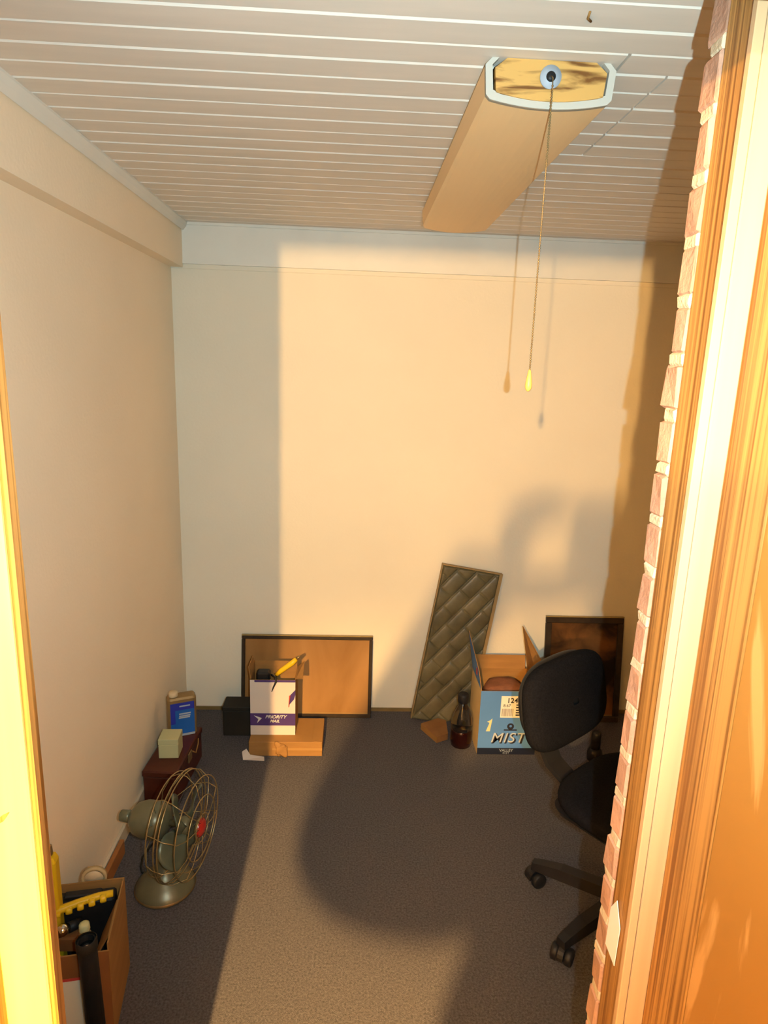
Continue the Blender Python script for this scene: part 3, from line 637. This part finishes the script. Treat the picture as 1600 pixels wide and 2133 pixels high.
MB().tube([(-0.085, 0.02, 0.020), (-0.105, 0.035, 0.006), (-0.125, 0.06, 0.0045), (-0.140, 0.10, 0.0045), (-0.142, 0.16, 0.0045), (-0.130, 0.22, 0.0045), (-0.115, 0.28, 0.0045)], 0.0035, 8).build('power_cord', M['blackbox'], fan)

# ================================================================== FOREGROUND CARDBOARD BOX
fb = thing('cardboard_box', 'open brown cardboard box of tools on the carpet by the left jamb', 'box', (-0.702, 1.470, 0), math.radians(9))
Wf, Df, Hf = 0.196, 0.222, 0.300; a0, a1, c0, c1 = -Wf/2, Wf/2, -Df/2, Df/2; tkf = 0.004
KR = [M['kraftdark'], M['kraft']]
MB().slab([(a0, c0, 0), (a1, c0, 0), (a1, c0, Hf-0.02), (a0, c0, Hf-0.02)], tkf, 0, 1).build('front_panel', KR, fb)
MB().slab([(a0, c1, 0), (a0, c0+tkf, 0), (a0, c0+tkf, Hf), (a0, c1, Hf)], tkf, 0, 1).build('side_panel', KR, fb)
MB().slab([(a1, c0+tkf, 0), (a1, c1, 0), (a1, c1, Hf), (a1, c0+tkf, Hf)], tkf, 1, 1).build('side_panel', KR, fb)
MB().slab([(a1-tkf, c1, 0), (a0+tkf, c1, 0), (a0+tkf, c1, Hf), (a1-tkf, c1, Hf)], tkf, 0, 1).build('back_panel', KR, fb)
MB().box(a0+tkf, a1-tkf, c0+tkf, c1-tkf, 0.001, 0.006).build('bottom_panel', M['kraft'], fb)
MB().slab([(a1-tkf, 0.035, Hf-0.004), (a1-tkf, c0+0.03, Hf-0.004), (a1-0.050, c0+0.05, Hf-0.10), (a1-0.045, 0.030, Hf-0.10)], 0.003, 1, 1).build('flap', KR, fb)
MB().slab([(a0+0.01, c0+tkf, Hf-0.022), (a1-0.02, c0+tkf, Hf-0.022), (a1-0.03, c0+0.075, Hf-0.10), (a0+0.02, c0+0.075, Hf-0.10)], 0.003, 0, 0).build('flap', KR, fb)
MB().box(a0+0.01, a1-0.035, c0-0.0014, c0-0.0003, 0.02, 0.205).build('white_label', M['print_white'], fb)
MB().box(a0+0.01, a1-0.035, c0-0.0015, c0-0.0003, 0.2055, 0.213).build('red_line', M['print_red'], fb)
fbm = Matrix.Translation((-0.702, 1.470, 0)) @ rotz(math.radians(9))
def inbox(x, y, z): return tuple(fbm @ Vector((x, y, z)))
# contents
tr = thing('tool_case', 'black plastic tool case lying in the open cardboard box', 'case', inbox(0.0, 0.075, 0.02), math.radians(9))
MB().bbox(-0.082, 0.080, -0.024, 0.022, 0.0, 0.268, 0.006).build('body', M['black'], tr)
MB().bbox(-0.05, 0.045, -0.012, 0.010, 0.2685, 0.279, 0.003).build('handle', M['black'], tr)
yl = thing('hand_saw', 'yellow handled saw laid across the top of the cardboard box', 'saw', inbox(0.0, 0.030, 0.29), math.radians(20))
pts = [(-0.090, -0.006, 0.004), (-0.045, 0.0, 0.010), (0.0, 0.004, 0.014), (0.045, 0.006, 0.016), (0.082, 0.004, 0.016)]
MB().tube(pts, [0.012, 0.011, 0.010, 0.010, 0.009], 8).build('handle', M['yellow'], yl)
for i in range(5):
    MB().lathe([(0.010, -0.008), (0.0115, -0.004), (0.0115, 0.004), (0.010, 0.008)], 12, Matrix.Translation((-0.055+0.028*i, -0.003, 0.002+0.003*i)) @ Matrix.Rotation(PI/2, 4, 'Y')).build('finger_grip', M['yellow'], yl)
ys_ = thing('yellow_bottle', 'tall yellow bottle half hidden behind the left jamb', 'bottle', inbox(-0.066, 0.030, 0.007), 0.1)
rprism(MB(), 0.020, 0.018, 0.008, [(0, 0.001), (0.002, 0), (0.44, 0), (0.455, 0.006)]).build('body', M['yellow'], ys_)
MB().lathe([(0.009, 0.456), (0.011, 0.458), (0.010, 0.482), (0.006, 0.486)], 14).build('cap', M['brass'], ys_)
tp = thing('tape_roll', 'pale roll of tape propped at the back of the cardboard box', 'tape', inbox(0.015, 0.121, 0.262), math.radians(10))
TR = Matrix.Translation((0, 0.0, 0.012)) @ Matrix.Rotation(PI/2, 4, 'X')
MB().lathe([(0.026, -0.006), (0.034, -0.006), (0.034, 0.006), (0.026, 0.006), (0.026, -0.006)], 28, Matrix.Translation((0, 0.004, 0.036)) @ Matrix.Rotation(PI/2, 4, 'X'), cap=False).build('roll', M['kraftpale'], tp)
MB().lathe([(0.001, -0.002), (0.0255, -0.002), (0.0255, 0.002), (0.001, 0.002)], 28, Matrix.Translation((0, 0.004, 0.036)) @ Matrix.Rotation(PI/2, 4, 'X')).build('core', M['capivory'], tp)
to = thing('flashlight', 'small chrome and black flashlight in the cardboard box', 'flashlight', inbox(-0.020, -0.020, 0.20))
MB().tube([(0.016, 0.040, 0.056), (-0.004, 0.010, 0.068)], [0.013, 0.014], 14).build('body', M['black'], to)
MB().tube([(-0.005, 0.009, 0.069), (-0.012, -0.002, 0.073), (-0.020, -0.014, 0.076)], [0.013, 0.016, 0.013], 16).build('head', M['chrome'], to)
MB().bbox(-0.03, 0.03, 0.0, 0.04, 0.0, 0.044, 0.004).build('battery_pack', M['kraftdark'], to)
cp = thing('spray_cap', 'small ivory bottle cap among the tools in the cardboard box', 'bottle', inbox(0.018, -0.012, 0.02))
MB().lathe([(0.015, 0), (0.016, 0.003), (0.016, 0.225), (0.010, 0.235)], 16).build('body', M['kraftpale'], cp)
MB().lathe([(0.013, 0.236), (0.014, 0.239), (0.013, 0.256), (0.008, 0.259)], 16).build('cap', M['print_cream'], cp)
bt = thing('black_tube', 'black plastic pipe leaning on the front of the cardboard box', 'pipe', (-0.606, 1.322, 0), rot=(math.radians(-3), math.radians(-3), 0))
MB().lathe([(0.0185, 0.350), (0.0225, 0.350), (0.0225, 0.346), (0.0225, 0.0), (0.0185, 0.0), (0.0185, 0.350)], 22, cap=False).build('pipe_wall', M['black'], bt)
MB().lathe([(0.0228, 0.325), (0.0248, 0.327), (0.0248, 0.352), (0.0228, 0.354)], 22, cap=False).build('collar', M['blackbox'], bt)
MB().lathe([(0.002, 0.33), (0.0183, 0.33), (0.0183, 0.334), (0.002, 0.336)], 22).build('crumpled_plug', M['chrome'], bt)
sk = thing('wood_stick', 'thin reddish wooden stick leaning along the left baseboard', 'stick', (-0.796, 1.955, 0))
MB().bbox(-0.008, 0.008, -0.085, 0.085, 0.0, 0.058, 0.002).build('stick', mat('stick_wood', (0.34, 0.13, 0.035), 0.6, 0.2, 10), sk)

# ================================================================== OFFICE CHAIR
CX, CYc = 0.900, 1.745
oc = thing('office_chair', 'black swivel office chair with star base and curved back support', 'chair', (CX, CYc, 0))
th = math.radians(37)
RT = rotz(th)
def cushion(name, hx, hy, hz, mtx, mt, p=2.6, dome=0.25, n=20, m_=8):
    v = []; f = []; N = n*2
    for i in range(m_*2+1):
        ph = -PI/2+PI*i/(m_*2)
        for k_ in range(N):
            a = 2*PI*k_/N; c = math.cos(a); s = math.sin(a); e = 2/p
            x = math.copysign(abs(c)**e, c); y = math.copysign(abs(s)**e, s)
            cr_ = max(math.cos(ph), 0.001)**0.38; z = math.copysign(abs(math.sin(ph))**0.8, math.sin(ph))
            v.append(mtx @ Vector((x*hx*cr_, y*hy*cr_, z*hz)))
    for i in range(m_*2):
        for k_ in range(N):
            a = i*N+k_; b = i*N+(k_+1) % N; f.append((a, b, b+N, a+N))
    return MB().add(v, f, 0, True).build(name, mt, oc)
# local frame: chair faces -Y; back at +Y
cushion('seat', 0.235, 0.225, 0.036, RT @ Matrix.Translation((0, -0.02, 0.44)), M['blackfab'], 3.0)
rprism_m = MB(); rprism(rprism_m, 0.21, 0.20, 0.06, [(0.388, 0.03), (0.395, 0.01), (0.412, 0.0)])
rprism_m.v = [tuple(RT @ Vector((a, b-0.02, c))) for a, b, c in rprism_m.v]; rprism_m.build('seat_pan', M['black'], oc)
tb = math.radians(12)
BM_ = RT @ Matrix.Translation((0, 0.285, 0.660)) @ Matrix.Rotation(-tb, 4, 'X') @ Matrix.Rotation(PI/2, 4, 'X')
cushion('backrest', 0.212, 0.145, 0.040, BM_, M['blackfab'], 3.6)
cushion('back_shell', 0.200, 0.134, 0.026, RT @ Matrix.Translation((0, 0.318, 0.666)) @ Matrix.Rotation(-tb, 4, 'X') @ Matrix.Rotation(PI/2, 4, 'X'), M['black'], 2.7)
def flatbar(path, wd, t):
    mb = MB(); v = []
    path = [Vector(p) for p in path]
    for i, p in enumerate(path):
        tg = (path[min(i+1, len(path)-1)]-path[max(i-1, 0)]).normalized(); nn = Vector((1, 0, 0)); up = tg.cross(nn).normalized()
        for a, b in ((-1, -1), (1, -1), (1, 1), (-1, 1)): v.append(RT @ (p+nn*a*wd/2+up*b*t/2))
    f = [(3, 2, 1, 0), tuple(len(path)*4-4+i for i in range(4))]
    for i in range(len(path)-1):
        for k_ in range(4): f.append((i*4+k_, i*4+(k_+1) % 4, i*4+4+(k_+1) % 4, i*4+4+k_))
    return mb.add(v, f)
flatbar([(0, 0.05, 0.380), (0, 0.17, 0.372), (0, 0.245, 0.380), (0, 0.310, 0.41), (0, 0.342, 0.46), (0, 0.352, 0.54), (0, 0.352, 0.64)], 0.075, 0.016).build('back_support', M['black'], oc)
MB().bbox(-0.07, 0.07, -0.09, 0.08, 0.345, 0.386, 0.006, mtx=RT).build('tilt_mechanism', M['black'], oc)
MB().tube([RT @ Vector((0.07, -0.02, 0.365)), RT @ Vector((0.18, -0.02, 0.365)), RT @ Vector((0.21, -0.02, 0.36))], [0.005, 0.005, 0.009], 8).build('lever', M['black'], oc)
MB().lathe([(0.024, 0.20), (0.024, 0.345)], 18).build('gas_lift', M['black'], oc)
MB().lathe([(0.032, 0.070), (0.036, 0.075), (0.032, 0.19), (0.028, 0.205)], 20).build('column_cover', M['black'], oc)
MB().lathe([(0.045, 0.060), (0.050, 0.070), (0.046, 0.105), (0.034, 0.115)], 20).build('base_hub', M['black'], oc)
lg = MB(); p0 = [(-0.024, 0.068), (0.024, 0.068), (0.020, 0.108), (-0.020, 0.108)]
v = [(0.03, y, z) for y, z in p0]+[(0.20, y*0.9, z-0.004) for y, z in p0]+[(0.272, y*0.78, 0.062+(z-0.068)*0.75) for y, z in p0]+[(0.300, y*0.7, 0.060+(z-0.068)*0.6) for y, z in p0]
lg.add(v, [(3, 2, 1, 0), (12, 13, 14, 15)]+[(i*4+k_, i*4+(k_+1) % 4, i*4+4+(k_+1) % 4, i*4+4+k_) for i in range(3) for k_ in range(4)])
leg_me = lg.mesh('base_leg', M['black'])
wheel = MB().lathe([(0.006, -0.011), (0.022, -0.011), (0.026, -0.007), (0.026, 0.007), (0.022, 0.011), (0.006, 0.011)], 20, Matrix.Rotation(PI/2, 4, 'X')).mesh('caster_wheel', M['black'])
hood = MB(); hv = []; hf = []; nh = 10
for sgn in (-1, 1):
    for i in range(nh+1):
        a = PI*i/nh*1.05-0.1; hv.append((0.030*math.cos(a), sgn*0.009, 0.030*math.sin(a)))
    hv.append((0, sgn*0.009, -0.004))
for i in range(nh): hf.append((i, i+1, nh+2+i+1, nh+2+i))
hf += [tuple(range(nh+2)), tuple(reversed(range(nh+2, 2*nh+4)))]
hood_me = hood.add(hv, hf).mesh('caster_hood', M['black'])
stem_me = MB().lathe([(0.007, 0.02), (0.007, 0.062)], 10).mesh('caster_stem', M['black'])
for kk in range(5):
    a = math.radians(148+64*0+ (0, 64, 140, 212, 284)[kk])
    l = place('base_leg', leg_me, oc, (0, 0, 0), (0, 0, a))
    c = place('caster_stem', stem_me, l, (0.286, 0, 0))
    ca = random.uniform(-1.0, 1.0) if kk > 1 else (0.9, 0.4)[kk]
    place('caster_hood', hood_me, l, (0.286, 0, 0.027), (0, 0, ca))
    for s_ in (-1, 1):
        place('caster_wheel', wheel, l, (0.286-s_*0.021*math.sin(ca), s_*0.021*math.cos(ca), 0.0262), (0, 0, ca))

# ================================================================== PHOTOGRAPHER (stands behind the camera; seen as a shadow)
per = thing('person', 'person in dark shirt and jeans behind the camera holding it up with both hands', 'person', (0.0, -0.34, 0))
def skin(name, verts, edges, radii, mt, parent, root=0, sub=2):
    me = bpy.data.meshes.new(name); me.from_pydata(verts, edges, []); o = bpy.data.objects.new(name, me); COL.objects.link(o)
    sk_ = o.modifiers.new('skin', 'SKIN'); sk_.use_smooth_shade = True
    for i, r in enumerate(radii):
        d = me.skin_vertices[0].data[i]; d.radius = r if isinstance(r, tuple) else (r, r); d.use_root = (i == root)
    sb = o.modifiers.new('sub', 'SUBSURF'); sb.levels = sub; sb.render_levels = sub
    dg = bpy.context.evaluated_depsgraph_get(); dg.update()
    nm = bpy.data.meshes.new_from_object(o.evaluated_get(dg)); bpy.data.objects.remove(o)
    nm.name = name; nm.materials.clear()
    for mm in mt: nm.materials.append(mm)
    for p in nm.polygons: p.use_smooth = True
    return place(name, nm, parent)
# body in local coords (origin at 0.02,-0.34)
V = [(-0.02, 0, 0.96), (-0.04, 0.0, 1.12), (-0.075, 0.0, 1.30), (-0.075, 0.0, 1.43), (-0.03, 0.0, 1.54), (0.0, 0.02, 1.61), (0.006, 0.040, 1.66), (0.006, 0.040, 1.745),
     (-0.105, 0.04, 1.545), (-0.258, 0.235, 1.388), (-0.166, 0.262, 1.640), (-0.117, 0.262, 1.738),
     (0.20, 0.01, 1.48), (0.335, 0.20, 1.42), (0.225, 0.262, 1.66), (0.175, 0.262, 1.70),
     (-0.100, 0.0, 0.90), (-0.110, 0.01, 0.50), (-0.110, -0.02, 0.09), (-0.120, 0.13, 0.035),
     (0.090, 0.0, 0.90), (0.100, 0.01, 0.50), (0.100, -0.02, 0.09), (0.110, 0.13, 0.035)]
Ed = [(0, 1), (1, 2), (2, 3), (3, 4), (4, 5), (5, 6), (6, 7), (3, 8), (8, 9), (9, 10), (10, 11), (3, 12), (12, 13), (13, 14), (14, 15),
      (0, 16), (16, 17), (17, 18), (18, 19), (0, 20), (20, 21), (21, 22), (22, 23)]
Ra = [(0.20, 0.125), (0.20, 0.12), (0.225, 0.125), (0.20, 0.115), (0.065, 0.065), (0.065, 0.07), (0.100, 0.112), (0.086, 0.098),
      (0.072, 0.072), (0.092, 0.088), (0.044, 0.042), (0.048, 0.046),
      (0.085, 0.085), (0.070, 0.070), (0.036, 0.034), (0.032, 0.040),
      (0.105, 0.105), (0.070, 0.070), (0.048, 0.048), (0.040, 0.034), (0.105, 0.105), (0.070, 0.070), (0.048, 0.048), (0.040, 0.034)]
body = skin('body', V, Ed, Ra, [M['shirt'], M['jeans'], M['skin'], M['black']], per)
for p in body.data.polygons:
    c = p.center
    if c.z < 0.07: p.material_index = 3
    elif c.z < 0.98: p.material_index = 1
    elif c.z > 1.55 or (abs(c.x) > 0.10 and c.y > 0.22 and c.z > 1.60): p.material_index = 2
    else: p.material_index = 0
# hands : fingers as short skinned chains
def hand(sgn, bx_):
    w0 = Vector((-0.104, 0.262, 1.700)) if sgn < 0 else Vector((0.165, 0.262, 1.700))
    chains = []
    for i, (dy, ln) in enumerate(((0.030, 1.0), (0.010, 1.06), (-0.010, 1.0), (-0.028, 0.82))):
        b0 = w0+Vector((0, dy*0.7, 0.012)); k1 = w0+Vector((-sgn*0.004, dy, 0.066)); k2 = k1+Vector((-sgn*0.022*ln, 0, 0.024*ln)); k3 = k2+Vector((-sgn*0.034*ln, 0, 0.002)); 
        chains.append(([b0, k1, k2, k3], [0.012, 0.0105, 0.0095, 0.008]))
    b0 = w0+Vector((0, -0.01, -0.004)); chains.append(([b0, b0+Vector((-sgn*0.034, -0.012, 0.006)), b0+Vector((-sgn*0.062, -0.016, 0.010)), b0+Vector((-sgn*0.084, -0.016, 0.012))], [0.024, 0.022, 0.018, 0.013]))
    for pts_, rr in chains:
        skin('finger', [tuple(p) for p in pts_], [(0, 1), (1, 2), (2, 3)], rr, [M['skin']], body, 0, 1)
hand(-1, 0); hand(1, 0)
# face and hair
MB().lathe([(0.002, 0.026), (0.010, 0.012), (0.014, 0.0)], 10, Matrix.Translation((0.006, 0.138, 1.675)) @ Matrix.Rotation(-PI/2, 4, 'X') @ Matrix.Scale(1, 4)).build('nose', M['skin'], body)
for s_ in (-1, 1):
    lump('eye', (0.006+s_*0.032, 0.132, 1.695), 0.012, 0.008, 0.008, M['print_white'], amp=0, seed=1, parent=body)
    lump('ear', (0.006+s_*0.088, 0.040, 1.66), 0.008, 0.018, 0.032, M['skin'], amp=0.05, seed=2, parent=body)
MB().bbox(-0.018, 0.030, 0.126, 0.136, 1.628, 1.636, 0.002).build('mouth', M['print_red'], body)
hr = MB(); 
hr.lathe([(0.001, 0.125), (0.05, 0.115), (0.085, 0.075), (0.100, 0.02), (0.096, -0.03)], 24, Matrix.Translation((0.006, 0.028, 1.722)), cap=False)
hr.build('hair', M['hair'], per)
# compact camera in the hands
cmr = thing('compact_camera', 'compact digital camera held up by the person in the doorway', 'camera', (0.02, -0.055, 1.685))
MB().bbox(-0.048, 0.085, -0.014, 0.014, 0.0, 0.108, 0.006).build('body', M['black'], cmr)
MB().lathe([(0.022, 0.0), (0.022, 0.018), (0.018, 0.020), (0.018, 0.030)], 24, Matrix.Translation((-0.02, 0.014, 0.053)) @ Matrix.Rotation(-PI/2, 4, 'X')).build('lens_barrel', M['black'], cmr)
MB().bbox(0.046, 0.074, 0.0142, 0.016, 0.054, 0.068, 0.0005).build('flash_window', M['print_white'], cmr)
